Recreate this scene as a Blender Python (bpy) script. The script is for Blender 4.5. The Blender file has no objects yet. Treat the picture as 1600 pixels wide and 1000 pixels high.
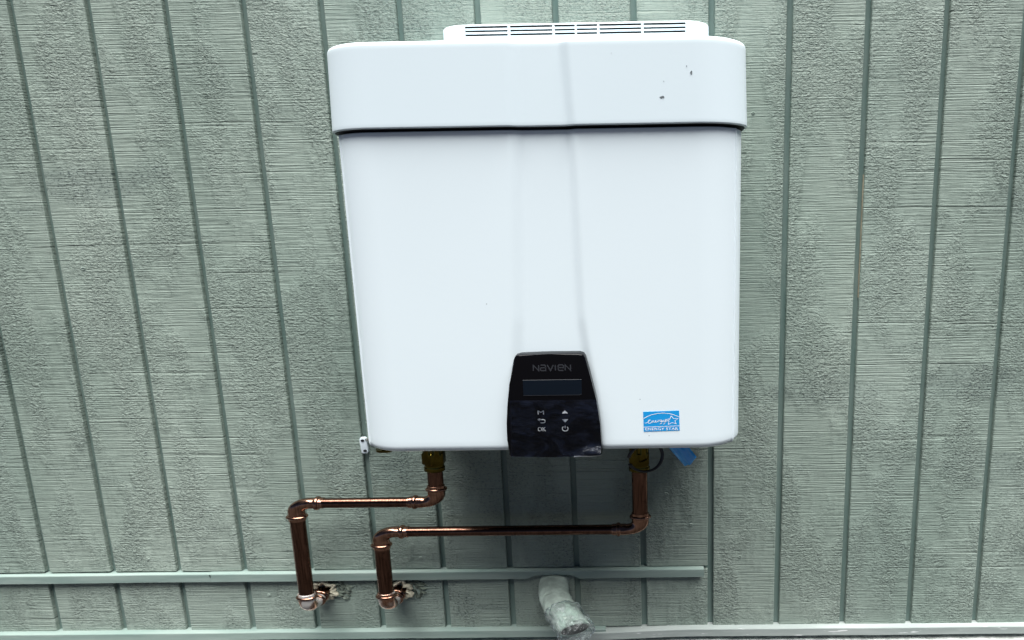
import bpy, bmesh, math, random
from mathutils import Vector, Matrix, noise

R = math.radians
random.seed(7)
scn = bpy.context.scene
COL = scn.collection

# ---------------------------------------------------------------- camera
cam_d = bpy.data.cameras.new("camera")
cam = bpy.data.objects.new("camera", cam_d)
COL.objects.link(cam)
scn.camera = cam
pitch, yaw, roll = -0.17517475, -0.01008345, -0.01649340
fwd = Vector((math.sin(yaw) * math.cos(pitch), math.cos(yaw) * math.cos(pitch), math.sin(pitch)))
rgt = Vector((math.cos(yaw), -math.sin(yaw), 0))
upv = rgt.cross(fwd)
c, s = math.cos(roll), math.sin(roll)
r2, u2 = rgt * c + upv * s, upv * c - rgt * s
m = Matrix((r2, u2, -fwd)).transposed().to_4x4()
m.translation = Vector((1.32838, -1.37030, 1.30))
cam.matrix_world = m
cam_d.sensor_width = 36.0
cam_d.lens = 963.0 / 1600.0 * 36.0
cam_d.shift_x = -(1007.95 - 800.0) / 1600.0
cam_d.clip_start = 0.02
cam_d.clip_end = 300.0

# ---------------------------------------------------------------- sky, sun, exposure
SUN_EL, SUN_AZ = R(83), R(164)          # azimuth measured from +Y towards +X
world = bpy.data.worlds.new("World")
scn.world = world
world.use_nodes = True
wn = world.node_tree
for n in list(wn.nodes):
    wn.nodes.remove(n)
sky = wn.nodes.new("ShaderNodeTexSky")
sky.sky_type = 'NISHITA'
sky.sun_disc = False
sky.sun_elevation = SUN_EL
sky.sun_rotation = SUN_AZ
sky.air_density = 0.06
sky.dust_density = 0.06
bg = wn.nodes.new("ShaderNodeBackground")
bg.inputs[1].default_value = 0.05
wo = wn.nodes.new("ShaderNodeOutputWorld")
wn.links.new(sky.outputs[0], bg.inputs[0])
wn.links.new(bg.outputs[0], wo.inputs[0])
sun_d = bpy.data.lights.new("sun", 'SUN')
sun_d.energy = 5.0
sun_d.angle = R(66)
sun_d.color = (1.0, 0.99, 0.97)
sun = bpy.data.objects.new("sun", sun_d)
COL.objects.link(sun)
to_sun = Vector((math.sin(SUN_AZ) * math.cos(SUN_EL), math.cos(SUN_AZ) * math.cos(SUN_EL), math.sin(SUN_EL)))
sun.rotation_euler = to_sun.to_track_quat('Z', 'Y').to_euler()
sun.location = (0.5, -3, 5)
scn.render.engine = 'CYCLES'
scn.view_settings.view_transform = 'Standard'
scn.view_settings.look = 'None'
scn.view_settings.exposure = 1.62
scn.view_settings.gamma = 1.0
scn.view_settings.use_curve_mapping = False

XS = 1.6       # the photograph shows everything 1.6 times as wide as it is tall


# ---------------------------------------------------------------- helpers
def mesh_obj(name, verts, faces, mat=None, parent=None, smooth=None, loc=None):
    me = bpy.data.meshes.new(name)
    me.from_pydata([tuple(v) for v in verts], [], faces)
    bm = bmesh.new()
    bm.from_mesh(me)
    bmesh.ops.recalc_face_normals(bm, faces=bm.faces)
    bm.to_mesh(me)
    bm.free()
    return link(name, me, mat, parent, smooth)


def link(name, me, mat=None, parent=None, smooth=None):
    if mat:
        me.materials.append(mat)
    if smooth is not None:
        me.polygons.foreach_set("use_smooth", [True] * len(me.polygons))
        if smooth:
            me.set_sharp_from_angle(angle=R(smooth))
    me.update()
    o = bpy.data.objects.new(name, me)
    COL.objects.link(o)
    if parent:
        o.parent = parent
        o.matrix_parent_inverse = parent.matrix_world.inverted() if False else Matrix.Translation(-parent.location)
    return o


def bm_obj(name, bm, mat=None, parent=None, smooth=None):
    bmesh.ops.recalc_face_normals(bm, faces=bm.faces)
    me = bpy.data.meshes.new(name)
    bm.to_mesh(me)
    bm.free()
    return link(name, me, mat, parent, smooth)


def tag(o, label=None, cat=None, group=None, kind=None):
    if label: o["label"] = label
    if cat: o["category"] = cat
    if group: o["group"] = group
    if kind: o["kind"] = kind
    return o


def thing(name, label, cat, loc, group=None):
    o = bpy.data.objects.new(name, None)
    o.empty_display_size = 0.05
    o.location = loc
    COL.objects.link(o)
    return tag(o, label, cat, group)


def box_bm(x0, x1, y0, y1, z0, z1, bev=0.0, seg=1):
    bm = bmesh.new()
    bmesh.ops.create_cube(bm, size=1.0)
    for v in bm.verts:
        v.co = Vector((x0 + (v.co.x + .5) * (x1 - x0), y0 + (v.co.y + .5) * (y1 - y0), z0 + (v.co.z + .5) * (z1 - z0)))
    if bev:
        bmesh.ops.bevel(bm, geom=list(bm.edges), offset=bev, segments=seg, affect='EDGES', profile=0.5)
    return bm


def prism_bm(poly, y0, y1, bev=0.0, seg=3):
    """poly: list of (x, z); extruded from y0 (front) to y1 (back), front rim rounded"""
    bm = bmesh.new()
    vf = [bm.verts.new((x, y0, z)) for x, z in poly]
    vb = [bm.verts.new((x, y1, z)) for x, z in poly]
    f = bm.faces.new(vf)
    bm.faces.new(vb[::-1])
    n = len(poly)
    for i in range(n):
        bm.faces.new((vf[i], vb[i], vb[(i + 1) % n], vf[(i + 1) % n]))
    if bev:
        bmesh.ops.bevel(bm, geom=list(f.edges), offset=bev, segments=seg, affect='EDGES', profile=0.5)
    return bm


def sweep(path, rad, n=24, caps=True, mod=None, flat=None):
    """tube through path (unstretched x); rad: list of radii; x is widened afterwards"""
    pts = [Vector(p) for p in path]
    T = []
    for i in range(len(pts)):
        a = pts[max(i - 1, 0)]
        b = pts[min(i + 1, len(pts) - 1)]
        T.append((b - a).normalized())
    up = Vector((0, 0, 1)) if abs(T[0].z) < 0.9 else Vector((0, 1, 0))
    N = (up - T[0] * up.dot(T[0])).normalized()
    V, F = [], []
    for i, p in enumerate(pts):
        if i:
            ax = T[i - 1].cross(T[i])
            if ax.length > 1e-7:
                N = Matrix.Rotation(T[i - 1].angle(T[i]), 3, ax.normalized()) @ N
            N = (N - T[i] * N.dot(T[i])).normalized()
        B = T[i].cross(N)
        for k in range(n):
            a = 2 * math.pi * k / n
            r = rad[i] * (mod(i, a) if mod else 1.0)
            q = p + (N * math.cos(a) + B * math.sin(a)) * r
            V.append(Vector((q.x * XS, q.y, q.z)))
    for i in range(len(pts) - 1):
        for k in range(n):
            F.append((i * n + k, i * n + (k + 1) % n, (i + 1) * n + (k + 1) % n, (i + 1) * n + k))
    if caps:
        F.append(tuple(range(n))[::-1])
        F.append(tuple((len(pts) - 1) * n + k for k in range(n)))
    return V, F


def ring(center, axis, Rm, r, n=32, k=12):
    """bead round a pipe, centre given in true stretched world x"""
    cx, cy, cz = center[0] / XS, center[1], center[2]
    A = Vector(axis).normalized()
    U = A.orthogonal().normalized()
    W = A.cross(U)
    V, F = [], []
    for i in range(n):
        a = 2 * math.pi * i / n
        d = U * math.cos(a) + W * math.sin(a)
        for j in range(k):
            b = 2 * math.pi * j / k
            q = Vector((cx, cy, cz)) + d * (Rm + r * math.cos(b)) + A * (r * 1.15 * math.sin(b))
            V.append(Vector((q.x * XS, q.y, q.z)))
    for i in range(n):
        for j in range(k):
            F.append((i * k + j, ((i + 1) % n) * k + j, ((i + 1) % n) * k + (j + 1) % k, i * k + (j + 1) % k))
    return V, F


def catmull(pts, per=8, closed=False):
    P = [Vector(p) for p in pts]
    out = []
    n = len(P)
    rng = n if closed else n - 1
    for i in range(rng):
        g = (lambda j: P[j % n]) if closed else (lambda j: P[min(max(j, 0), n - 1)])
        p0, p1, p2, p3 = g(i - 1), g(i), g(i + 1), g(i + 2)
        for t in range(per):
            u = t / per
            out.append(0.5 * ((2 * p1) + (p2 - p0) * u + (2 * p0 - 5 * p1 + 4 * p2 - p3) * u * u + (3 * p1 - p0 - 3 * p2 + p3) * u ** 3))
    if not closed:
        out.append(P[-1])
    return out


def ribbon(bm, pts, w, y, closed=False):
    """flat printed stroke in the x-z plane facing -y"""
    P = [Vector((p[0], 0, p[1])) for p in pts]
    n = len(P)
    L, Rr = [], []
    for i in range(n):
        if closed:
            a, b = P[(i - 1) % n], P[(i + 1) % n]
        else:
            a, b = P[max(i - 1, 0)], P[min(i + 1, n - 1)]
        d1 = (P[i] - a)
        d2 = (b - P[i])
        if d1.length < 1e-9: d1 = d2
        if d2.length < 1e-9: d2 = d1
        d1.normalize(); d2.normalize()
        t = (d1 + d2)
        t = t.normalized() if t.length > 1e-6 else d1
        nn = Vector((-t.z, 0, t.x))
        k = 1.0 / max(0.45, nn.dot(Vector((-d1.z, 0, d1.x))))
        L.append(bm.verts.new(P[i] + nn * w * .5 * k + Vector((0, y, 0))))
        Rr.append(bm.verts.new(P[i] - nn * w * .5 * k + Vector((0, y, 0))))
    for i in range(n if closed else n - 1):
        j = (i + 1) % n
        bm.faces.new((L[i], Rr[i], Rr[j], L[j]))


def text_bm(txt, x0, x1, z0, z1, y):
    cu = bpy.data.curves.new("print", 'FONT')
    cu.body = txt
    cu.resolution_u = 3
    ob = bpy.data.objects.new("print", cu)
    COL.objects.link(ob)
    dg = bpy.context.evaluated_depsgraph_get()
    me = bpy.data.meshes.new_from_object(ob.evaluated_get(dg))
    bpy.data.objects.remove(ob)
    bpy.data.curves.remove(cu)
    xs = [v.co.x for v in me.vertices]
    ys = [v.co.y for v in me.vertices]
    a, b, e, f = min(xs), max(xs), min(ys), max(ys)
    for v in me.vertices:
        v.co = Vector((x0 + (v.co.x - a) / (b - a) * (x1 - x0), y, z0 + (v.co.y - e) / (f - e) * (z1 - z0)))
    bm = bmesh.new()
    bm.from_mesh(me)
    bpy.data.meshes.remove(me)
    return bm


# ---------------------------------------------------------------- materials
class NT:
    def __init__(self, name):
        self.m = bpy.data.materials.new(name)
        self.m.use_nodes = True
        self.t = self.m.node_tree
        self.b = self.t.nodes["Principled BSDF"]
        self.out = self.t.nodes["Material Output"]

    def node(self, typ, **kw):
        n = self.t.nodes.new(typ)
        for k, v in kw.items():
            setattr(n, k, v)
        return n

    def link(self, a, b):
        self.t.links.new(a, b)

    def pos(self, scale=(1, 1, 1), off=(0, 0, 0)):
        g = self.node("ShaderNodeNewGeometry")
        mp = self.node("ShaderNodeMapping")
        mp.inputs["Scale"].default_value = scale
        mp.inputs["Location"].default_value = off
        self.link(g.outputs["Position"], mp.inputs["Vector"])
        return mp.outputs[0]

    def noise(self, vec, scale=1.0, detail=3.0, rough=0.5, dist=0.0):
        n = self.node("ShaderNodeTexNoise")
        n.inputs["Scale"].default_value = scale
        n.inputs["Detail"].default_value = detail
        n.inputs["Roughness"].default_value = rough
        n.inputs["Distortion"].default_value = dist
        self.link(vec, n.inputs["Vector"])
        return n.outputs["Fac"]

    def ramp(self, v, lo, hi, a=0.0, b=1.0):
        n = self.node("ShaderNodeMapRange")
        n.interpolation_type = 'SMOOTHSTEP'
        for i, x in enumerate((lo, hi, a, b)):
            n.inputs[i + 1].default_value = x
        self.link(v, n.inputs[0])
        return n.outputs[0]

    def math(self, op, a, b=None):
        n = self.node("ShaderNodeMath", operation=op)
        for i, v in enumerate((a, b)):
            if v is None: continue
            if isinstance(v, (int, float)):
                n.inputs[i].default_value = v
            else:
                self.link(v, n.inputs[i])
        return n.outputs[0]

    def mix(self, fac, a, b, blend='MIX'):
        n = self.node("ShaderNodeMix", data_type='RGBA', blend_type=blend)
        for sock, v in ((n.inputs[0], fac), (n.inputs[6], a), (n.inputs[7], b)):
            if isinstance(v, (int, float)):
                sock.default_value = v
            elif isinstance(v, tuple):
                sock.default_value = (*v, 1.0)
            else:
                self.link(v, sock)
        return n.outputs[2]

    def bump(self, h, dist, strength=1.0):
        n = self.node("ShaderNodeBump")
        n.inputs["Strength"].default_value = strength
        n.inputs["Distance"].default_value = dist
        self.link(h, n.inputs["Height"])
        self.link(n.outputs[0], self.b.inputs["Normal"])

    def set(self, color=None, rough=None, metal=None, spec=None, coat=None):
        if color is not None:
            if isinstance(color, tuple):
                self.b.inputs["Base Color"].default_value = (*color, 1)
            else:
                self.link(color, self.b.inputs["Base Color"])
        if rough is not None:
            if isinstance(rough, float):
                self.b.inputs["Roughness"].default_value = rough
            else:
                self.link(rough, self.b.inputs["Roughness"])
        if metal is not None: self.b.inputs["Metallic"].default_value = metal
        if spec is not None: self.b.inputs["Specular IOR Level"].default_value = spec
        if coat is not None:
            self.b.inputs["Coat Weight"].default_value = coat
            self.b.inputs["Coat Roughness"].default_value = 0.05
        return self.m


def mat_siding():
    n = NT("siding_paint")
    # saw marks running across the board
    fine = n.noise(n.pos((7, 1, 330)), 1.0, 4.0, 0.6)
    broad = n.noise(n.pos((1.2, 1, 85), (3.1, 0, 0)), 1.0, 2.0, 0.5)
    deep = n.ramp(broad, 0.30, 0.36)              # occasional deep cut
    # torn rough grain in patches
    mask = n.ramp(n.noise(n.pos((9, 1, 3.2), (1.7, 0, 5.2)), 1.0, 3.0, 0.6), 0.40, 0.62)
    torn = n.noise(n.pos((125, 1, 230)), 1.0, 3.0, 0.65, 0.6)
    tornb = n.noise(n.pos((60, 1, 95), (9, 0, 2)), 1.0, 2.0, 0.5, 1.2)
    torn = n.math('ADD', n.math('MULTIPLY', torn, 0.7), n.math('MULTIPLY', tornb, 0.5))
    h = n.math('MULTIPLY', fine, 0.42)
    h = n.math('ADD', h, n.math('MULTIPLY', deep, 0.20))
    h = n.math('ADD', h, n.math('MULTIPLY', n.math('MULTIPLY', torn, mask), 1.15))
    n.bump(h, 0.0105, 1.0)
    # paint colour, sparse wear and grime, plus painted grain shade
    tone = n.noise(n.pos((2.2, 1, 1.4), (0, 0, 8)), 1.0, 4.0, 0.55)
    col = n.mix(n.ramp(tone, 0.3, 0.7), (0.225, 0.290, 0.248), (0.318, 0.384, 0.334))
    oi = n.node("ShaderNodeObjectInfo")
    col = n.mix(n.math('MULTIPLY', oi.outputs["Random"], 0.22), col, (0.21, 0.285, 0.255))
    grime = n.ramp(n.noise(n.pos((1.9, 1, 6), (4.2, 0, 1.3)), 1.0, 5.0, 0.65), 0.54, 0.74)
    speck = n.ramp(n.noise(n.pos((150, 1, 280), (2, 0, 0)), 1.0, 3.0, 0.7), 0.52, 0.62)
    g = n.node("ShaderNodeNewGeometry")
    sp = n.node("ShaderNodeSeparateXYZ")
    n.link(g.outputs["Position"], sp.inputs[0])

    def blob(x, z, rx, rz, amp):
        dx = n.math('POWER', n.math('ABSOLUTE', n.math('DIVIDE', n.math('SUBTRACT', sp.outputs[0], x), rx)), 2.0)
        dz = n.math('POWER', n.math('ABSOLUTE', n.math('DIVIDE', n.math('SUBTRACT', sp.outputs[2], z), rz)), 2.0)
        return n.math('MULTIPLY', n.ramp(n.math('ADD', dx, dz), 0.0, 1.0, 1.0, 0.0), amp)
    st = grime
    for b in ((0.10, 1.375, 0.16, 0.05, 1.2), (0.24, 1.40, 0.06, 0.035, .8), (1.72, 0.885, 0.20, 0.05, .8), (2.05, 0.90, 0.16, 0.06, .9), (2.14, 1.30, 0.12, 0.05, .6), (1.92, 0.985, 0.10, 0.02, .6), (1.5, 1.01, 0.10, 0.04, .5)):
        st = n.math('ADD', st, blob(*b))
    worn = n.math('MULTIPLY', n.math('MINIMUM', st, 1.0), n.math('ADD', n.math('MULTIPLY', speck, 0.65), 0.17))
    grain_shade_wear = n.math('MULTIPLY', n.math('MULTIPLY', speck, n.math('ADD', n.math('MULTIPLY', mask, .8), .2)), 0.50)  # dark specks paint in the shade of the torn grain
    hair = n.ramp(n.noise(n.pos((5, 1, 420), (6, 0, 3)), 1.0, 3.0, 0.6), 0.60, 0.68)
    grain_shade_wear = n.math('MINIMUM', n.math('ADD', grain_shade_wear, n.math('MULTIPLY', hair, 0.40)), 0.7)
    col = n.mix(n.math('MINIMUM', n.math('ADD', worn, grain_shade_wear), .85), col, (0.05, 0.075, 0.075))
    return n.set(col, 0.62, spec=0.35)


def mat_groove():
    n = NT("groove_paint")
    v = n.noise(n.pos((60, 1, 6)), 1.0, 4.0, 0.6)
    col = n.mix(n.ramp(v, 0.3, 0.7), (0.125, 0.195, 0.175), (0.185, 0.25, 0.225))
    n.bump(n.noise(n.pos((90, 1, 40)), 1.0, 3.0), 0.001, 0.6)
    return n.set(col, 0.45)


def mat_trim(name, a, b, chips=0.0):
    n = NT(name)
    v = n.noise(n.pos((5, 30, 60)), 1.0, 5.0, 0.6)
    col = n.mix(n.ramp(v, 0.3, 0.7), a, b)
    if chips:
        ch = n.ramp(n.noise(n.pos((11, 60, 130), (1, 2, 3)), 1.0, 4.0, 0.6), 0.62, 0.66)
        col = n.mix(n.math('MULTIPLY', ch, chips), col, (0.75, 0.78, 0.77))
    n.bump(n.noise(n.pos((30, 60, 120)), 1.0, 3.0), 0.0008, 0.5)
    return n.set(col, 0.38)


def mat_plain(name, color, rough, metal=0.0, spec=0.5, coat=None, vary=0.0, bump=0.0, bs=200.0):
    n = NT(name)
    if vary:
        v = n.noise(n.pos((bs * .3, bs * .3, bs * .3)), 1.0, 4.0, 0.6)
        col = n.mix(n.ramp(v, 0.3, 0.7), tuple(x * (1 - vary) for x in color), tuple(min(1, x * (1 + vary)) for x in color))
    else:
        col = color
    if bump:
        n.bump(n.noise(n.pos((bs, bs, bs)), 1.0, 3.0), bump, 0.7)
    return n.set(col, rough, metal, spec, coat)


def mat_enamel(name, color, rough):
    n = NT(name)
    peel = n.noise(n.pos((90, 90, 130)), 1.0, 2.0)
    n.bump(peel, 0.00012, 0.35)
    v = n.noise(n.pos((3, 3, 3)), 1.0, 3.0)
    col = n.mix(n.ramp(v, 0.3, 0.7), tuple(x * .98 for x in color), color)
    return n.set(col, rough, spec=0.4)


def mat_copper(name, c1, c2, c3, r0, r1, silver=0.0):
    n = NT(name)
    streak = n.noise(n.pos((420, 300, 22)), 1.0, 4.0, 0.6)
    spots = n.noise(n.pos((70, 110, 110)), 1.0, 4.0, 0.65)
    col = n.mix(n.ramp(streak, 0.3, 0.7), c1, c2)
    col = n.mix(n.ramp(spots, 0.55, 0.75), col, c3)
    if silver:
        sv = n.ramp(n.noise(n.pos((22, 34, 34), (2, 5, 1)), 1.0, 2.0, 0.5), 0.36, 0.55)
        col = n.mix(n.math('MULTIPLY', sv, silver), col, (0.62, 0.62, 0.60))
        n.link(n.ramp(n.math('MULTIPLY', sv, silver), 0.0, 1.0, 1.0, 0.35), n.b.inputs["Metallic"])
        rg = n.ramp(spots, 0.3, 0.75, r0, r1)
        n.bump(spots, 0.0005, 0.6)
        return n.set(col, rg)
    rg = n.ramp(spots, 0.3, 0.75, r0, r1)
    n.bump(spots, 0.0003, 0.4)
    return n.set(col, rg, 1.0)


def mat_film(name, tint, gloss, opac, bump=0.002, bs=60, body=(0.75, 0.8, 0.79)):
    n = NT(name)
    t = n.t
    t.nodes.remove(n.b)
    tr = n.node("ShaderNodeBsdfTransparent")
    tr.inputs[0].default_value = (*tint, 1)
    gl = n.node("ShaderNodeBsdfGlossy")
    gl.inputs["Roughness"].default_value = 0.12
    gl.inputs[0].default_value = (0.9, 0.95, 1.0, 1)
    df = n.node("ShaderNodeBsdfTranslucent")
    df.inputs[0].default_value = (*body, 1)
    di = n.node("ShaderNodeBsdfDiffuse")
    di.inputs[0].default_value = (*body, 1)
    lw = n.node("ShaderNodeLayerWeight")
    lw.inputs[0].default_value = gloss
    bp = n.node("ShaderNodeBump")
    bp.inputs["Distance"].default_value = bump
    n.link(n.noise(n.pos((bs, bs, bs)), 1.0, 3.0, 0.5, 1.0), bp.inputs["Height"])
    for q in (gl, lw, df, di):
        n.link(bp.outputs[0], q.inputs["Normal"])
    m1 = n.node("ShaderNodeMixShader")
    n.link(lw.outputs["Fresnel"], m1.inputs[0])
    n.link(tr.outputs[0], m1.inputs[1])
    n.link(gl.outputs[0], m1.inputs[2])
    ad = n.node("ShaderNodeMixShader")
    ad.inputs[0].default_value = 0.5
    n.link(df.outputs[0], ad.inputs[1])
    n.link(di.outputs[0], ad.inputs[2])
    m2 = n.node("ShaderNodeMixShader")
    if opac:
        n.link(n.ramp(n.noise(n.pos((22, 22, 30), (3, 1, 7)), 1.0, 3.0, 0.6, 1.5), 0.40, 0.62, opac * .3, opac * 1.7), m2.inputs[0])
    else:
        m2.inputs[0].default_value = 0.0
    n.link(m1.outputs[0], m2.inputs[1])
    n.link(ad.outputs[0], m2.inputs[2])
    n.link(m2.outputs[0], n.out.inputs[0])
    return n.m


M = dict(
    siding=mat_siding(), groove=mat_groove(),
    trim=mat_trim("flashing_paint", (0.20, 0.275, 0.25), (0.265, 0.335, 0.305)),
    trim2=mat_trim("worn_trim_paint", (0.29, 0.335, 0.32), (0.37, 0.41, 0.395), 1.0),
    concrete=mat_plain("concrete", (0.5, 0.52, 0.5), 0.85, vary=0.25, bump=0.004, bs=120),
    soil=mat_plain("soil", (0.014, 0.013, 0.012), 0.95, vary=0.4, bump=0.02, bs=25),  # kept near black to cut light bounced up the wall
    white=mat_enamel("white_enamel", (0.755, 0.848, 0.888), 0.30),
    cap=mat_enamel("white_cap_enamel", (0.715, 0.815, 0.86), 0.34),
    dark=mat_plain("dark_interior_and_shade", (0.012, 0.014, 0.016), 0.7),
    black=mat_plain("black_gloss_plastic", (0.002, 0.002, 0.003), 0.03, spec=0.14),
    screen=mat_plain("screen_glass", (0.0035, 0.007, 0.013), 0.04, spec=0.2),
    print=mat_plain("pale_print", (0.92, 0.94, 0.95), 0.6),
    greyprint=mat_plain("grey_print", (0.026, 0.028, 0.034), 0.4),
    blue=mat_plain("sticker_blue", (0.008, 0.30, 0.70), 0.35),
    copper=mat_copper("dark_reflect_copper", (0.060, 0.030, 0.020), (0.185, 0.098, 0.068), (0.050, 0.024, 0.017), 0.10, 0.20),  # new copper, its dark reflections put into the base colour
    fitcopper=mat_copper("fitting_copper", (0.20, 0.105, 0.07), (0.42, 0.245, 0.175), (0.10, 0.05, 0.035), 0.12, 0.24),
    silvered=mat_copper("reflection_copper", (0.34, 0.17, 0.11), (0.52, 0.30, 0.21), (0.2, 0.10, 0.07), 0.15, 0.30, 0.9),  # silvery patches paint a pale reflection onto the lower elbows
    brass=mat_plain("brass", (0.085, 0.064, 0.012), 0.12, 1.0, vary=0.25, bs=150),
    rubber=mat_plain("black_rubber", (0.02, 0.022, 0.024), 0.45),
    steel=mat_plain("zinc_steel", (0.45, 0.45, 0.42), 0.35, 1.0, vary=0.2),
    scuff=mat_plain("bare_metal_scuff", (0.12, 0.14, 0.15), 0.6),
    wood=mat_plain('bare_wood', (0.42, 0.36, 0.26), 0.7, vary=0.25, bs=120),
    caulk=mat_plain("cream_sealant", (0.44, 0.42, 0.32), 0.7, vary=0.45, bump=0.003, bs=140),
    splinter=mat_plain("splintered_paint", (0.10, 0.125, 0.10), 0.7, vary=0.6, bump=0.004, bs=160),
    pvc=mat_plain("painted_pvc", (0.44, 0.53, 0.47), 0.36, vary=0.25, bump=0.001, bs=90),
    film=mat_film("clear_film_glare", (0.98, 0.99, 1.0), 0.14, 0.03, 0.006, 40, (0.16, 0.22, 0.42)),  # blue body colour puts sky glare into the clear film
    wrap=mat_film("plastic_wrap", (0.92, 0.95, 0.95), 0.22, 0.20, 0.0012, 30),
    bluefilm=mat_plain("blue_plastic_film", (0.03, 0.42, 1.0), 0.14, coat=1.0),
)

# ---------------------------------------------------------------- ground and footing
gd = mesh_obj("ground", [(-40, -60, 0), (40, -60, 0), (40, 3, 0), (-40, 3, 0)], [(0, 1, 2, 3)], M['soil'])
tag(gd, "unseen soil ground in front of the wall, darkened to cut bounced light", None, kind="structure")

# footing: rough concrete ledge that carries the wall
fv, ff = [], []
NX = 220
prof = [(-0.034, 0.0), (-0.034, 0.243), (-0.031, 0.249), (-0.022, 0.252), (0.02, 0.253)]
for i in range(NX + 1):
    x = -1.2 + 4.6 * i / NX
    for j, (y, z) in enumerate(prof):
        dz = 0.004 * noise.noise(Vector((x * 14, y * 40, j))) if z > .1 else 0
        fv.append((x, y + 0.004 * noise.noise(Vector((x * 9, j, 4))), z + dz))
k = len(prof)
for i in range(NX):
    for j in range(k - 1):
        ff.append((i * k + j, (i + 1) * k + j, (i + 1) * k + j + 1, i * k + j + 1))
ft = mesh_obj("foundation", fv, ff, M['concrete'], None, 40)
tag(ft, "pale concrete footing ledge under the siding wall", None, kind="structure")

# ---------------------------------------------------------------- siding wall
NAILS = [(1.552, 1.501), (1.54, 0.8), (0.387, 1.559), (0.396, 1.291), (0.262, 0.477), (0.09, 0.483), (-0.259, 0.458), (0.759, 0.478), (0.896, 0.471), (1.366, 0.733), (1.358, 0.637), (1.534, 0.472), (2.098, 1.089), (0.058, 1.193), (0.376, 0.383), (1.417, 0.557), (1.208, 0.479)]
SP, GW, TH = 0.1626, 0.0136, 0.011
ZF, ZS, ZT = 0.4505, 0.2885, 2.25
wall = thing("siding_wall", "grey-green painted grooved wood siding wall behind the white heater", "wall", (1.1, 0, 0.2))


def plank_mesh(h):
    w = SP - GW
    bm = bmesh.new()
    b = 0.0016
    prof = [(-w / 2, TH), (-w / 2, b), (-w / 2 + b, 0), (w / 2 - b, 0), (w / 2, b), (w / 2, TH)]
    lo = [bm.verts.new((x, y, 0)) for x, y in prof]
    hi = [bm.verts.new((x, y, h)) for x, y in prof]
    n = len(prof)
    for i in range(n):
        bm.faces.new((lo[i], lo[(i + 1) % n], hi[(i + 1) % n], hi[i]))
    bm.faces.new(lo[::-1])
    bm.faces.new(hi)
    bmesh.ops.recalc_face_normals(bm, faces=bm.faces)
    me = bpy.data.meshes.new("plank")
    bm.to_mesh(me)
    bm.free()
    me.materials.append(M['siding'])
    return me


def put(me, name, loc, parent):
    o = bpy.data.objects.new(name, me)
    COL.objects.link(o)
    o.parent = parent
    o.location = Vector(loc) - parent.location
    return o


me_up, me_low, me_full = plank_mesh(ZT - ZF), plank_mesh(0.4385 - ZS), plank_mesh(ZT - ZS)
for kk in range(-6, 17):
    xm = (kk + .5) * SP
    if kk < 9:
        put(me_up, "plank", (xm, random.uniform(-.0006, .0006), ZF + random.uniform(-.0006, .0006)), wall)
        put(me_low, "plank", (xm, 0.0015 + random.uniform(-.0005, .0005), ZS), wall)
    else:
        put(me_full, "plank", (xm, random.uniform(-.0006, .0006), ZS + random.uniform(-.0005, .0008)), wall)
bm_obj("groove_backing", box_bm(-6 * SP, 17 * SP, TH - 0.0005, 0.03, ZS - 0.02, ZT), M['groove'], wall)


def strip(name, x0, x1, prof, mat, nseg, dz=None, cut=0.0, notch=None, dy=0.0, seed=0):
    V, F = [], []
    k = len(prof)
    for i in range(nseg + 1):
        t = i / nseg
        x = x0 + (x1 - x0) * t
        for j, (y, z) in enumerate(prof):
            zz = z + (dz(x) if dz else 0) + 0.0007 * noise.noise(Vector((x * 5, seed, 0)))
            yy = y + dy + 0.0012 * noise.noise(Vector((x * 4, seed, 3)))
            xx = x + (cut * (0.447 - z) / 0.02 * (1 - t) if cut and i == 0 else 0)
            if notch:
                zz = notch(x, zz)
            V.append((xx, yy, zz))
    for i in range(nseg):
        for j in range(k):
            F.append((i * k + j, (i + 1) * k + j, (i + 1) * k + (j + 1) % k, i * k + (j + 1) % k))
    F.append(tuple(range(k)))
    F.append(tuple(nseg * k + j for j in range(k))[::-1])
    return mesh_obj(name, V, F, mat, wall, 9)


fl = [(0.012, 0.4482), (-0.003, 0.4476), (-0.0078, 0.4466), (-0.0086, 0.4452), (-0.0090, 0.4268), (-0.0074, 0.4268), (-0.0068, 0.4420), (0.012, 0.4445)]


def notch(x, z):
    # ragged cut where the drain pipe passes under the flashing
    a = max(0, 1 - abs((x - 1.083) / 0.062) ** 4)
    if a > 0 and z < 0.436:
        return z + (0.0105 + 0.003 * noise.noise(Vector((x * 90, 0, 0)))) * a
    return z


strip("flashing", -1.0, 0.2520, fl, M['trim'], 60, seed=1, dz=lambda x: -0.0010)
strip("flashing", 0.2425, 1.4470, fl, M['trim'], 240, cut=0.012, notch=notch, dy=-0.0022, seed=2)
tp = [(0.012, 0.2895), (-0.004, 0.2890), (-0.0098, 0.2880), (-0.0108, 0.2866), (-0.0112, 0.2690), (-0.009, 0.2675), (0.012, 0.2675)]
strip("sill_trim", -1.0, 1.2050, tp, M['trim'], 60, seed=3)


def dip(x):
    t = min(1, max(0, (x - 1.14) / 0.30))
    return -0.0075 * (1 - t * t * (3 - 2 * t)) - 0.001 * min(1, max(0, x - 1.5))


strip("sill_trim", 1.14, 3.2, tp, M['trim2'], 120, dy=-0.0032, dz=dip, seed=4)

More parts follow.
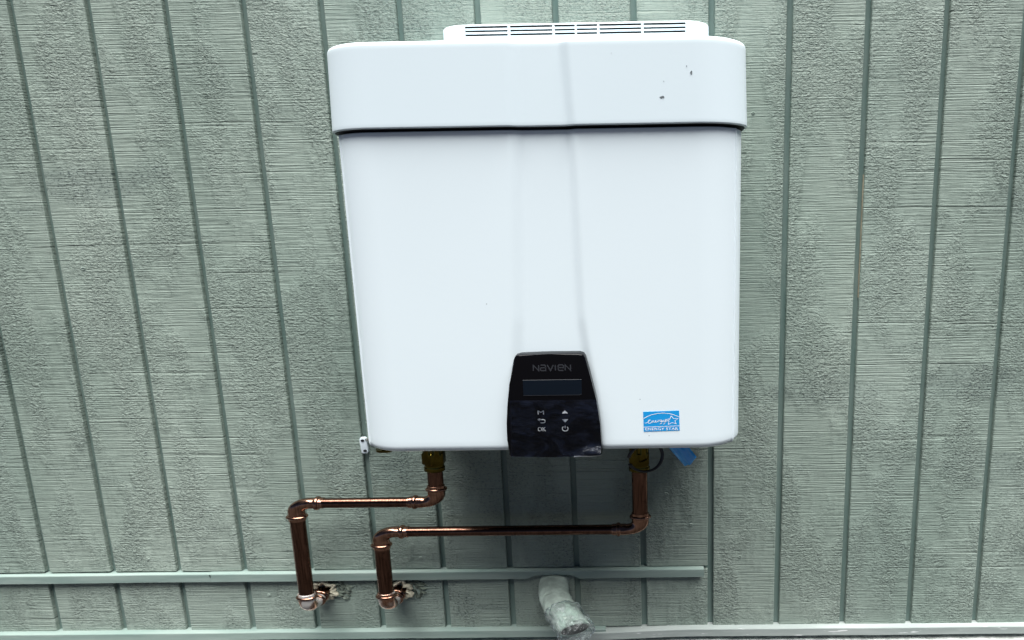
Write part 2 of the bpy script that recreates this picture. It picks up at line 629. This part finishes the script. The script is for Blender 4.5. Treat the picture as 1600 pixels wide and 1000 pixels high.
def crater():
    prof = [(.0062, .0008), (.0046, -.0004), (.0034, -.0016), (.0026, -.0014), (.0016, -.0002), (.0004, 0.0)]
    V, F, n = [], [], 14
    for r, y in prof:
        for i in range(n):
            a = 2 * math.pi * i / n
            V.append((r * 1.35 * math.cos(a), y, r * math.sin(a)))
    for j in range(len(prof) - 1):
        for i in range(n):
            F.append((j * n + i, j * n + (i + 1) % n, (j + 1) * n + (i + 1) % n, (j + 1) * n + i))
    F.append(tuple((len(prof) - 1) * n + i for i in range(n)))
    me = bpy.data.meshes.new("nail_head")
    me.from_pydata(V, [], F)
    me.polygons.foreach_set("use_smooth", [True] * len(F))
    me.materials.append(M['siding'])
    return me


me_nail = crater()
for nx, nz in NAILS:
    o = put(me_nail, "nail_head", (nx, 0.0004, nz), wall)
    q = random.uniform(.6, 1.0)
    o.scale = (q, 1, q)
bm_obj("bare_wood_edge", box_bm(1.7940, 1.7956, 0.0060, 0.0120, 1.10, 1.37, 0.0004), M['wood'], wall)

# ragged holes and sealant where the copper goes through the wall
for hx, hz, sd in ((0.516, 0.394, 1), (0.702, 0.394, 5)):
    V, F = [], []
    n, kk = 60, 12
    for i in range(n):
        a = 2 * math.pi * i / n
        big = 0.0180 + 0.009 * noise.noise(Vector((math.cos(a) * 2.6, math.sin(a) * 2.6, sd))) + 0.003 * max(0, math.sin(a))
        for j in range(kk):
            b = 2 * math.pi * j / kk
            rr = 0.0056 * (1 + 0.75 * noise.noise(Vector((math.cos(a) * 2.2, math.sin(a) * 2.2 + b * .5, sd * 3))) + .3 * noise.noise(Vector((math.cos(a) * 8, math.sin(a) * 8, b * 2))))
            q = big + rr * math.cos(b)
            V.append((hx + q * math.cos(a) * 1.35, -0.002 + rr * math.sin(b), hz + q * math.sin(a)))
    for i in range(n):
        for j in range(kk):
            F.append((i * kk + j, ((i + 1) % n) * kk + j, ((i + 1) % n) * kk + (j + 1) % kk, i * kk + (j + 1) % kk))
    mesh_obj("sealant", V, F, M['caulk'], wall, 60)
    rnd = random.Random(sd)
    for i in range(40):
        a = rnd.uniform(-0.55, 1.9)
        d = rnd.uniform(0.022, 0.046)
        px, pz = hx + d * math.cos(a) * 1.35, hz + d * math.sin(a) * 0.95
        if pz > 0.424 or pz < 0.36:
            continue
        L, w, t = rnd.uniform(.010, .026), rnd.uniform(.002, .0048), rnd.uniform(.003, .008)
        rot = a * .6 + rnd.uniform(-.9, .5) - .5
        u = Vector((math.cos(rot) * 1.3, 0, math.sin(rot)))
        v = Vector((-u.z, 0, u.x)).normalized()
        cpt = Vector((px, 0.0012, pz))
        V = [cpt - u * L * .5, cpt + v * w, cpt + u * L * .5, cpt - v * w, cpt + Vector((0, -t, 0)) + u * L * rnd.uniform(-.25, .3)]
        mesh_obj("splinter", V, [(0, 1, 4), (1, 2, 4), (2, 3, 4), (3, 0, 4)], M['splinter'], wall)

# ---------------------------------------------------------------- water heater
HX = 1.1433
heater = thing("water_heater", "white wall-mounted tankless water heater with black control panel", "water heater", (HX, 0, 0.88))


def lerp_tab(z, tab):
    for (z0, v0), (z1, v1) in zip(tab, tab[1:]):
        if z <= z1:
            t = max(0, (z - z0) / (z1 - z0))
            return v0 + (v1 - v0) * t
    return tab[-1][1]


RL = [(0.88, 1.076), (0.98, 1.084), (1.065, 1.089), (1.12, 1.0945), (1.23, 1.098), (1.43, 1.105), (1.57, 1.107)]
RR = [(0.88, 1.240), (0.98, 1.232), (1.065, 1.219), (1.12, 1.2125), (1.23, 1.210), (1.43, 1.208), (1.57, 1.200)]


def sst(t):
    t = min(1, max(0, t))
    return t * t * (3 - 2 * t)


def rib(x, z):
    a, b = lerp_tab(z, RL), lerp_tab(z, RR)
    return -0.0070 * sst((x - a + .006) / 0.026) * sst((b + .006 - x) / 0.020)


def outline(cx, hw, yf, yb, rx, ry, t0=0.0, nf=150, na=22, back=True):
    """plan outline from left side round the front to the right side: (x, y, nx, ny)"""
    pts = []
    if back:
        pts.append((cx - hw, yb, -1, 0))
        pts.append((cx - hw, (yb + yf + ry) / 2, -1, 0))
    for i in range(na + 1):
        t = t0 + (math.pi / 2 - t0) * i / na
        nx, ny = -math.cos(t) / rx, -math.sin(t) / ry
        l = math.hypot(nx, ny)
        pts.append((cx - hw + rx * (1 - math.cos(t)), yf + ry - ry * math.sin(t), nx / l, ny / l))
    for i in range(1, nf):
        pts.append((cx - hw + rx + (2 * hw - 2 * rx) * i / nf, yf, 0, -1))
    for i in range(na + 1):
        t = math.pi / 2 - (math.pi / 2 - t0) * i / na
        nx, ny = math.cos(t) / rx, -math.sin(t) / ry
        l = math.hypot(nx, ny)
        pts.append((cx + hw - rx * (1 - math.cos(t)), yf + ry - ry * math.sin(t), nx / l, ny / l))
    if back:
        pts.append((cx + hw, (yb + yf + ry) / 2, 1, 0))
        pts.append((cx + hw, yb, 1, 0))
    return pts


def loft(levels, ol, ribbed=True, closed=True, capends=True):
    """levels: (z, inset); ol(z) gives the outline"""
    V, F = [], []
    n = None
    for z, ins in levels:
        o = ol(z)
        n = len(o)
        for x, y, nx, ny in o:
            yy = y - ny * ins
            if ribbed and ny < -0.5:
                yy -= rib(x, z) * (-ny)
            V.append((x - nx * ins, yy, z))
    L = len(levels)
    for i in range(L - 1):
        for j in range(n if closed else n - 1):
            F.append((i * n + j, i * n + (j + 1) % n, (i + 1) * n + (j + 1) % n, (i + 1) * n + j))
    if capends:
        F.append(tuple(range(n)))
        F.append(tuple((L - 1) * n + j for j in range(n))[::-1])
    return V, F


def rounded(z0, z1, r0, r1, nz=30, ns=6, base=0.0):
    lv = []
    if r0:
        for i in range(ns):
            a = math.pi / 2 * i / ns
            lv.append((z0 + r0 * (1 - math.cos(a)), base + r0 * (1 - math.sin(a))))
    za, zb = z0 + r0, z1 - r1
    for i in range(nz + 1):
        lv.append((za + (zb - za) * i / nz, base))
    if r1:
        for i in range(1, ns + 1):
            a = math.pi / 2 * i / ns
            lv.append((zb + r1 * math.sin(a), base + r1 * (1 - math.cos(a))))
    return lv


# casing: sides, back and bottom
V, F = loft(rounded(0.884, 1.4322, 0.010, 0.002, 40, base=0.0007), lambda z: outline(HX, 0.345, -0.336, -0.022, 0.080, 0.068, nf=170), ribbed=True)
mesh_obj("casing", V, F, M['white'], heater, 40)
# front cover: wraps round the corners, folded lip at each edge
T0 = R(36)


def cover_outline(z):
    o = outline(HX, 0.345, -0.336, -0.022, 0.080, 0.068, t0=T0, back=False, nf=170)
    a, b = o[0], o[-1]
    lip = []
    for (x, y, nx, ny), sgn in ((a, 1), (b, -1)):
        tx, ty = -ny * -sgn, nx * -sgn      # tangent pointing outwards along the corner
        lip.append([(x - nx * 0.0035, y - ny * 0.0035, nx, ny), (x + nx * 0.0004, y + ny * 0.0010, nx, ny), (x + nx * 0.0022, y + ny * 0.0022, nx, ny)])
    inner_l = outline(HX, 0.345, -0.336, -0.022, 0.080, 0.068, t0=T0 + R(1.2), back=False, nf=170, na=22)
    o2 = inner_l
    return lip[0][:2] + [lip[0][2]] + o2 + [lip[1][2]] + lip[1][:2][::-1]


V, F = loft(rounded(0.882, 1.4330, 0.014, 0.0025, 60, ns=8), cover_outline, closed=False, capends=False)
mesh_obj("front_cover", V, F, M['white'], heater, 50)


# top cap band, slightly wider towards its lower rim
def cap_outline(z):
    t = (z - 1.437) / (1.569 - 1.437)
    return outline(HX, 0.3540 - 0.0040 * t, -0.3455 + 0.001 * t, -0.022, 0.092, 0.078, nf=170)


lv = rounded(1.437, 1.5695, 0.0025, 0.007, 24, ns=6)
V, F = loft(lv, cap_outline)
top_cap = mesh_obj("top_cap", V, F, M['cap'], heater, 40)
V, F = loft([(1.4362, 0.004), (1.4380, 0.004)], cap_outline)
mesh_obj("underside_shade", V, F, M['dark'], top_cap)  # dark sheet painting the shade under the cap rim

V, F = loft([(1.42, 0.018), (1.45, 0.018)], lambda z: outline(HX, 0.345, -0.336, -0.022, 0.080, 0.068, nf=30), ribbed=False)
mesh_obj("neck_shade", V, F, M['dark'], heater, 40)  # dark core standing in for the cap's shadow band

# paint scuffs on the cap and dust flecks on the cover
def scuff(x, z, y, rx, rz, sd):
    n = 9
    poly = []
    for i in range(n):
        a = 2 * math.pi * i / n
        q = 1 + 0.6 * noise.noise(Vector((math.cos(a) * 1.5, math.sin(a) * 1.5, sd)))
        poly.append((x + rx * q * math.cos(a), z + rz * q * math.sin(a)))
    bm_obj("scuff", prism_bm(poly, y - 0.0004, y + 0.001), M['scuff'], heater)


YC = -0.3452
for i, (x, z, rx, rz) in enumerate(((1.3514, 1.4772, .0042, .0016), (1.3972, 1.5139, .0018, .0024), (1.3901, 1.5236, .0007, .0006), (1.3536, 1.5013, .0005, .0004), (1.272, 1.545, .0003, .0003))):
    scuff(x, z, YC, rx, rz, i * 3.1)
for i, (x, z) in enumerate(((1.3214, 0.9098), (1.3068, 0.9768), (1.0490, 1.1487))):
    scuff(x, z, -0.3358, .0008, .0007, i * 2.3 + 9)

# vent collar on top with three rows of slots
CXc, CHW, CYF = 1.2058, 0.2290, -0.270
ZR = [(1.5935, 1.5968), (1.5998, 1.6030), (1.6060, 1.6089)]
ZCT = 1.6125
SX = [(1.0237, 1.0947), (1.0990, 1.1699), (1.1736, 1.2075), (1.2107, 1.2451), (1.2488, 1.3190), (1.3228, 1.3928)]
col_o = outline(CXc, CHW, CYF, -0.06, 0.046, 0.036, nf=40)
V, F = [], []
zs = [1.55, ZR[0][0]]
n = len(col_o)


def band(z_list, ins_list, skip_front):
    base = len(V)
    for z, ins in zip(z_list, ins_list):
        for x, y, nx, ny in col_o:
            V.append((x - nx * ins, y - ny * ins, z))
    for i in range(len(z_list) - 1):
        for j in range(n):
            jj = (j + 1) % n
            if skip_front and SX[0][0] - .001 < (col_o[j][0] + col_o[jj][0]) / 2 < SX[-1][1] + .001 and col_o[j][3] < -.9:
                continue
            F.append((base + i * n + j, base + i * n + jj, base + (i + 1) * n + jj, base + (i + 1) * n + j))
    return base


# snap outline points to the slot field's ends
for xe in (SX[0][0], SX[-1][1]):
    j = min((q for q in range(n) if col_o[q][3] < -.9), key=lambda q: abs(col_o[q][0] - xe))
    col_o[j] = (xe, CYF, 0, -1)
band([1.55, ZR[0][0]], [0, 0], False)
band([ZR[0][0], ZR[2][1]], [0, 0], True)
b3 = band([ZR[2][1], 1.6098, 1.6115, 1.6122, 1.6125], [0, 0, .001, .0025, .005], False)
F.append(tuple(b3 + 4 * n + j for j in range(n)))
collar = mesh_obj("vent_collar", V, F, M['cap'], heater, 45)
bm_obj("vent_interior", box_bm(SX[0][0] - .01, SX[-1][1] + .01, CYF + 0.0065, CYF + 0.15, 1.571, 1.6095), M['dark'], collar)
for a, b in ((ZR[0][1], ZR[1][0]), (ZR[1][1], ZR[2][0])):
    bm_obj("slat", box_bm(SX[0][0], SX[-1][1], CYF + .0002, CYF + .003, a, b, 0.0003), M['cap'], collar)
for (a, b), (c2, d2) in zip(SX, SX[1:]):
    bm_obj("mullion", box_bm(b, c2, CYF - .0002, CYF + .005, ZR[0][0], ZR[2][1]), M['cap'], collar)

# control panel
PO = [(1.0925, 1.0540), (1.0960, 1.0605), (1.1030, 1.0622), (1.1540, 1.0634), (1.2045, 1.0630), (1.2115, 1.0612), (1.2150, 1.0560),
      (1.2235, 1.0200), (1.2320, 0.9808), (1.2372, 0.9403), (1.2385, 0.9000), (1.2384, 0.8820), (1.2355, 0.8790),
      (1.1560, 0.8780), (1.0790, 0.8785), (1.0758, 0.8820), (1.0745, 0.9100), (1.0750, 0.9400), (1.0778, 0.9700), (1.0836, 1.0114)]
PYF = -0.3510
panel = bm_obj("control_panel", prism_bm(PO, PYF, -0.325, 0.004, 4), M['black'], heater, 40)
tag(panel, "black glossy control panel under crinkled clear film")
bm_obj("screen", prism_bm([(1.1067, 0.9910), (1.2075, 0.9910), (1.2078, 1.0183), (1.1070, 1.0183)], PYF - .0006, PYF + .001, 0.0003, 1), M['screen'], panel)
bm = bmesh.new()
ribbon(bm, [(1.1070, 0.9909), (1.204, 0.9909), (1.2070, 0.9930)], 0.0007, PYF - .0009)
bm_obj("screen_edge_highlight", bm, M['greyprint'], panel)  # grey line painted as the highlight on the screen's lower edge


def rrect(x0, x1, z0, z1, r, n=5):
    out = []
    for (qx, qz, a0) in ((x1 - r, z1 - r, 0), (x0 + r, z1 - r, 90), (x0 + r, z0 + r, 180), (x1 - r, z0 + r, 270)):
        for i in range(n + 1):
            a = R(a0 + 90 * i / n)
            out.append((qx + r * math.cos(a), qz + r * math.sin(a)))
    return out


bm_obj("key_plate", prism_bm(rrect(1.1128, 1.2010, 0.9200, 0.9705, 0.004), PYF - .0006, PYF + .001, 0.0003, 1), M['black'], panel, 30)
# maker's lettering
bm = bmesh.new()
GL = {'N': [[(0, 0), (0, 1), (1, 0), (1, 1)]],
      'a': [[(0.05, 1), (0.85, 1), (1, .88), (1, 0), (.15, 0), (0, .12), (0, .40), (.12, .52), (1, .52)]],
      'V': [[(0, 1), (.5, 0), (1, 1)]], 'I': [[(0.1, 0), (0.1, 1)]],
      'e': [[(.95, 0), (.15, 0), (0, .12), (0, .88), (.15, 1), (.85, 1), (1, .88), (1, .5), (.05, .5)]]}
x = 1.1262
for ch, w in (('N', .0092), ('a', .0088), ('V', .0104), ('I', .0022), ('e', .0088), ('N', .0092)):
    for st in GL[ch]:
        ribbon(bm, [(x + px * w, 1.0345 + pz * 0.0098) for px, pz in st], 0.0021, PYF - .0005)
    x += w + 0.0030
bm_obj("lettering", bm, M['greyprint'], panel)
# keys
yk = PYF - .0011
for txt, x0, x1, z0, z1 in (("M", 1.1301, 1.1410, 0.9570, 0.9640), ("OK", 1.1288, 1.1430, 0.9266, 0.9340)):
    bm_obj("key_symbol", text_bm(txt, x0, x1, z0, z1, yk), M['print'], panel)
bm = bmesh.new()
ribbon(bm, [(1.1310, 0.9475), (1.1395, 0.9475), (1.1418, 0.9465), (1.1424, 0.9445), (1.1415, 0.9424), (1.1390, 0.9416), (1.1345, 0.9416)], 0.0014, yk)
vs = [bm.verts.new((px, yk, pz)) for px, pz in ((1.1292, 0.9475), (1.1328, 0.9503), (1.1328, 0.9447))]
bm.faces.new(vs)
bm_obj("key_symbol", bm, M['print'], panel)
for tri in (((1.1718, 0.9583), (1.1822, 0.9583), (1.1770, 0.9637)), ((1.1716, 0.9476), (1.1824, 0.9476), (1.1770, 0.9420))):
    bm = bmesh.new()
    bm.faces.new([bm.verts.new((px, yk, pz)) for px, pz in tri])
    bm_obj("key_symbol", bm, M['print'], panel)
bm = bmesh.new()
ribbon(bm, [(1.1765 + 0.0050 * math.cos(R(a)), 0.9306 + 0.0043 * math.sin(R(a))) for a in range(125, 416, 15)], 0.0012, yk)
ribbon(bm, [(1.1765, 0.9312), (1.1765, 0.9360)], 0.0012, yk)
bm_obj("key_symbol", bm, M['print'], panel)
# clear protective film, its lower corner lifted off
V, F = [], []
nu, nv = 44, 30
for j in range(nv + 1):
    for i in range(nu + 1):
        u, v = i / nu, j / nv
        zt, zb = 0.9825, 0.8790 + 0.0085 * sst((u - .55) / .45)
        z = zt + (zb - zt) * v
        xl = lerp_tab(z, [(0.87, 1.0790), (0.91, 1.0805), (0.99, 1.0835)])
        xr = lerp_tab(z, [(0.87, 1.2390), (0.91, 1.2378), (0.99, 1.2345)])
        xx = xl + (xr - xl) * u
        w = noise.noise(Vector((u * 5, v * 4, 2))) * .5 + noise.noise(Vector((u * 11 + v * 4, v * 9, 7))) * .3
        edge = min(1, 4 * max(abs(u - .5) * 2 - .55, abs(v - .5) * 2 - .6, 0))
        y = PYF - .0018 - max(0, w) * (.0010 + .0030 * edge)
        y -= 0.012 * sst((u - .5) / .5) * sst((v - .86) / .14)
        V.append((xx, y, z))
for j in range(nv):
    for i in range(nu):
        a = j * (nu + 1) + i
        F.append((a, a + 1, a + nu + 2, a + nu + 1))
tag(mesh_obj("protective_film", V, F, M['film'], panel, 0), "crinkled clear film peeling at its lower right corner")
V, F = [], []
for i in range(15):
    u = i / 14
    xx = 1.190 + 0.0495 * u
    zz = 0.8782 + 0.0086 * u
    V += [(xx, PYF - .0135 * sst(u * 1.2) - .002, zz + .0002), (xx, PYF - .0155 * sst(u * 1.2) - .003, zz + .0026 * (1 - .3 * u)), ]
for i in range(14):
    F.append((2 * i, 2 * i + 2, 2 * i + 3, 2 * i + 1))
mesh_obj("film_fold_highlight", V, F, M['print'], panel, 0)  # opaque white painted as the highlight along the lifted film edge

# efficiency sticker
SY = -0.3365
stk = bm_obj("sticker", prism_bm([(1.3125, 0.9174), (1.3755, 0.9189), (1.3748, 0.9554), (1.3119, 0.9539)], SY, SY + .002), M['blue'], heater)
tag(stk, "bright blue ENERGY STAR sticker")


def S(u, v):
    """sticker coordinates 0..1"""
    return (1.3125 - 0.0005 * v + 0.0629 * u, 0.9174 + 0.0015 * u + 0.0365 * v)


yp = SY - .0003
bm = bmesh.new()
ribbon(bm, [S(0, .66), S(.12, .77), S(.25, .85), S(.4, .895), S(.55, .905), S(.7, .875), S(.85, .80), S(1, .68)], .0009, yp)
ribbon(bm, [S(0, .235), S(1, .235)], .0008, yp)
stp = []
for i in range(10):
    a = R(90 + 36 * i + 4)
    rr = (.22 if i % 2 == 0 else .10)
    stp.append(S(.79 + rr * math.cos(a) * .86, .52 + rr * math.sin(a) * 1.05))
ribbon(bm, stp, .0008, yp, True)
cur = [(.03, .44), (.10, .45), (.16, .53), (.19, .58), (.155, .58), (.125, .50), (.14, .42), (.19, .42), (.23, .50), (.24, .55), (.235, .44), (.26, .52), (.29, .54), (.29, .45), (.33, .47),
       (.355, .53), (.335, .55), (.325, .48), (.36, .45), (.40, .52), (.41, .55), (.405, .46), (.42, .53), (.45, .55), (.50, .55), (.475, .56), (.46, .49), (.49, .48), (.515, .56),
       (.50, .40), (.46, .36), (.50, .42), (.56, .55), (.55, .48), (.585, .48), (.615, .57), (.595, .40), (.56, .35), (.61, .44), (.66, .52), (.74, .56)]
ribbon(bm, [S(p.x, p.y) for p in catmull([(a, b, 0) for a, b in cur], 4)], .00072, yp)
bm_obj("emblem", bm, M['print'], stk)
bm_obj("sticker_text", text_bm("ENERGY STAR", *(S(.04, 0)[0], S(.96, 0)[0]), 0.9200, 0.9246, yp), M['print'], stk)

V, F = loft([(0.8815, 0.014), (0.8838, 0.014)], lambda z: outline(HX, 0.345, -0.336, -0.022, 0.080, 0.068, nf=30), ribbed=False)
mesh_obj("dark_bounce_plate", V, F, M['dark'], heater)  # dark plate added to cut light bouncing below the heater

# left mounting tab, dark discs added for its two holes, and brass drain plug under the casing
tabp = []
for px, pz in rrect(-0.0082, 0.0082, -0.0195, 0.0195, 0.005, 4):
    a = R(4)
    tabp.append((0.6518 + px * math.cos(a) - pz * math.sin(a) * -1, 0.7703 + pz * math.cos(a) - px * math.sin(a)))
tab = bm_obj("mounting_tab", prism_bm([(2 * 0.6518 - x, z) for x, z in tabp], -0.0070, -0.0008, 0.001, 2), M['cap'], heater, 40)
for dx, dz in ((-.0015, .0125), (.0022, -.0125)):
    V, F = sweep([((0.6518 + dx) / XS, -0.0085, 0.7703 + dz), ((0.6518 + dx) / XS, -0.004, 0.7703 + dz)], [0.0026, 0.0030], 12)
    mesh_obj("hole_disc", V, F, M['dark'], tab)
V, F = sweep(catmull([(0.660 / XS, -0.006, 0.785), (0.672 / XS, -0.012, 0.786), (0.690 / XS, -0.02, 0.80), (0.74 / XS, -.03, .89)], 6), [0.0035] * 19, 10)
mesh_obj("tab_arm", V, F, M['steel'], tab, 0)
V, F = sweep([(0.766 / XS, -0.15, 0.8130), (0.766 / XS, -0.15, 0.8142), (0.766 / XS, -0.15, 0.8185), (0.766 / XS, -0.15, 0.819), (0.766 / XS, -0.15, 0.89)], [0.0105, 0.0115, 0.0115, 0.004, 0.004], 24)
mesh_obj("drain_plug", V, F, M['brass'], heater, 40)

# ---------------------------------------------------------------- copper pipes
RP = 0.0111
BEND, SLV, BEAD = 0.020, 0.021, 0.0115


def straight(name, a, b, parent, r=RP, mat=None):
    A, B = Vector((a[0] / XS, a[1], a[2])), Vector((b[0] / XS, b[1], b[2]))
    V, F = sweep([A.lerp(B, t / 4) for t in range(5)], [r] * 5, 28)
    return mesh_obj(name, V, F, mat or M['copper'], parent, 40)


def elbow(C, d1, d2, parent, mat='fitcopper'):
    C = Vector((C[0] / XS, C[1], C[2]))
    d1, d2 = Vector(d1), Vector(d2)
    path, rad, crimp = [], [], []

    def sleeve(t):     # t: distance from the sleeve's open end
        if t < .001: return 0.0119
        if t < .0075: return 0.0124
        if t < .0095: return 0.0130
        if t < .012: return 0.0130
        if t < .0195: return 0.0123
        return 0.0121
    ts = [0, .0009, .0012, .003, .0050, .0072, .0080, .0095, .0115, .0125, .014, .017, .019, .021]
    for t in ts:
        path.append(C + d1 * (BEND + SLV - t)); rad.append(sleeve(t)); crimp.append(.0012 < t < .0075 or .0125 <= t <= .019)
    for i in range(1, 12):
        a = math.pi / 2 * i / 12
        path.append(C + d1 * BEND * (1 - math.sin(a)) + d2 * BEND * (1 - math.cos(a))); rad.append(0.0121); crimp.append(False)
    for t in ts[::-1]:
        path.append(C + d2 * (BEND + SLV - t)); rad.append(sleeve(t)); crimp.append(.0012 < t < .0075 or .0125 <= t <= .019)
    V, F = sweep(path, rad, 36, mod=lambda i, a: 1 + (0.035 * math.cos(6 * a) if crimp[i] else 0))
    o = mesh_obj("elbow", V, F, M[mat], parent, 32)
    for d in (d1, d2):
        q = C + d * (BEND + BEAD)
        V, F = ring((q.x * XS, q.y, q.z), d, 0.0128, 0.0027)
        mesh_obj("press_ring", V, F, M['fitcopper'], o, 0)
    return o


def fitting(x, z0, parent, big):
    y = -0.07
    segs = ((z0, .0128, 0), (z0 + .002, .0146, 0), (z0 + .010, .0148, 0), (z0 + .012, .0138, 0), (z0 + .016, .0138, 0), (z0 + .020, big, 6), (z0 + .044, big, 6), (z0 + .046, big * .9, 0), (z0 + .16, big * .8, 0))
    V, F = sweep([(x / XS, y, z) for z, r, h in segs], [r for z, r, h in segs], 36,
                 mod=lambda i, a: (math.cos(math.pi / 6) / math.cos((a % (math.pi / 3)) - math.pi / 6) * 1.05) if segs[i][2] else 1.0)
    return mesh_obj("brass_fitting", V, F, M['brass'], parent, 30)


def pipe_run(label, xin, zfit, zh, xd, zb, big):
    root = thing("copper_pipe", label, "pipe", (xd, -0.07, zb), "copper pipes under the heater")
    y = -0.07
    fitting(xin, zfit, root, big)
    e = BEND + 0.004
    straight("pipe", (xin, y, zfit + .01), (xin, y, zh + e), root)
    elbow((xin, y, zh), (0, 0, 1), (-1, 0, 0), root)
    straight("pipe", (xin - e * XS, y, zh), (xd + e * XS, y, zh), root)
    elbow((xd, y, zh), (1, 0, 0), (0, 0, -1), root)
    straight("pipe", (xd, y, zh - e), (xd, y, zb + e), root)
    elbow((xd, y, zb), (0, 0, 1), (0, 1, 0), root, 'silvered')
    straight("pipe", (xd, y + e, zb), (xd, 0.02, zb), root)
    V, F = ring((xd, y + BEND + SLV + .006, zb), (0, 1, 0), 0.0120, 0.0030)
    mesh_obj("press_ring", V, F, M['fitcopper'], root, 0)
    return root


pipe_run("upper copper pipe stepping left from the brass fitting to the leftmost wall hole", 0.8375, 0.7330, 0.6585, 0.5140, 0.3935, 0.0165)
pipe_run("lower and longer copper pipe running under the whole heater from its right fitting", 1.2970, 0.7270, 0.5860, 0.7010, 0.3945, 0.0152)

# ---------------------------------------------------------------- small things
# black cable loop round the right fitting
pts = []
for i in range(41):
    a = R(200 + 330 * i / 40)
    pts.append(((1.3120 + 0.0365 * math.cos(a)) / XS, -0.108 + 0.012 * math.cos(a) + 0.004 * math.sin(2 * a), 0.7745 + 0.0325 * math.sin(a)))
V, F = sweep(pts, [0.0026] * 41, 10)
tag(mesh_obj("cable_loop", V, F, M['rubber'], None, 0), "thin black cable loop hanging round the right brass fitting", "cable")
# blue plastic strip
V, F = [], []
nu, nv = 18, 20
A0, A1 = Vector((1.325, -0.13, 0.850)), Vector((1.372, -0.13, 0.850))
B0, B1 = Vector((1.3952, -0.125, 0.7595)), Vector((1.4205, -0.130, 0.7822))
for side in (0, 1):
    for j in range(nv + 1):
        v = j / nv
        for i in range(nu + 1):
            u = i / nu
            p = A0.lerp(B0, v).lerp(A1.lerp(B1, v), u)
            bulge = (0.0050 * math.sin(math.pi * u) ** .6 + 0.0042 * abs(math.sin(u * 7 + v * 1.2)) * math.sin(math.pi * u) + 0.002 * noise.noise(Vector((u * 4, v * 5, 1)))) * (1 if side else -.25)
            p.y -= bulge
            p.z += 0.0015 * math.sin(u * 7 + 1) * v
            V.append(p)
off = (nu + 1) * (nv + 1)
for side in (0, 1):
    for j in range(nv):
        for i in range(nu):
            a = side * off + j * (nu + 1) + i
            F.append((a, a + 1, a + nu + 2, a + nu + 1))
for j in range(nv):
    for i in (0, nu):
        a = j * (nu + 1) + i
        F.append((a, a + nu + 1, a + nu + 1 + off, a + off))
tag(mesh_obj("blue_plastic_strip", V, F, M['bluefilm'], None, 60), "crumpled blue plastic strip poking out below the heater", "plastic strip")

# drain pipe stub partly wrapped in plastic
dr = thing("drain_pipe", "pale drain pipe stub through the flashing with plastic wrapped end", "drain pipe", (1.10, -0.08, 0.36))
path = catmull([(1.083 / XS, 0.03, 0.4135), (1.083 / XS, -0.012, 0.4125), (1.088 / XS, -0.045, 0.4085), (1.104 / XS, -0.080, 0.402), (1.128 / XS, -0.112, 0.394), (1.147 / XS, -0.136, 0.382)], 22)
nn = len(path)


def crease(i, a):
    t = i / nn
    w = noise.noise(Vector((math.cos(a) * 1.6, math.sin(a) * 1.6, t * 9))) * .05
    w += abs(noise.noise(Vector((math.cos(a) * 2.0 + t * 3, math.sin(a) * 2.0, t * 26)))) * .13 * sst((t - .2) * 3)
    w += abs(noise.noise(Vector((math.cos(a) * 5.0, math.sin(a) * 5.0 + t * 9, t * 40)))) * .05 * sst((t - .3) * 3)
    return 1 + w


V, F = sweep(path, [0.0222] * nn, 64, mod=crease)
mesh_obj("pipe", V, F, M['pvc'], dr, 60)
path2 = catmull([(1.112 / XS, -0.092, 0.399), (1.128 / XS, -0.112, 0.394), (1.147 / XS, -0.136, 0.382), (1.157 / XS, -0.150, 0.374), (1.168 / XS, -0.158, 0.371)], 18)
n2 = len(path2)


def crumple(i, a):
    t = i / n2
    q = Vector((math.cos(a) * 2.2, math.sin(a) * 2.2, t * 5))
    w = noise.noise(q) * .18 + abs(noise.noise(q * 1.5)) * .26 + abs(noise.noise(Vector((q.x * 1.2, q.y * 1.2, q.z * 4.0)))) * .16
    return 1 + w


rad2 = [0.0240 * (1 if i / n2 < .62 else max(.25, 1 - ((i / n2 - .62) / .38) ** 2 * .8)) for i in range(n2)]
V, F = sweep(path2, rad2, 96, mod=crumple)
tag(mesh_obj("plastic_wrap", V, F, M['wrap'], dr, 0), "crinkled clear plastic round the pipe end")
d = (path[-1] - path[-3]).normalized()
V, F = sweep([path[-1] - d * .004, path[-1] + d * .0012], [0.0200, 0.0200], 40)
mesh_obj("pipe_opening", V, F, M['dark'], dr)
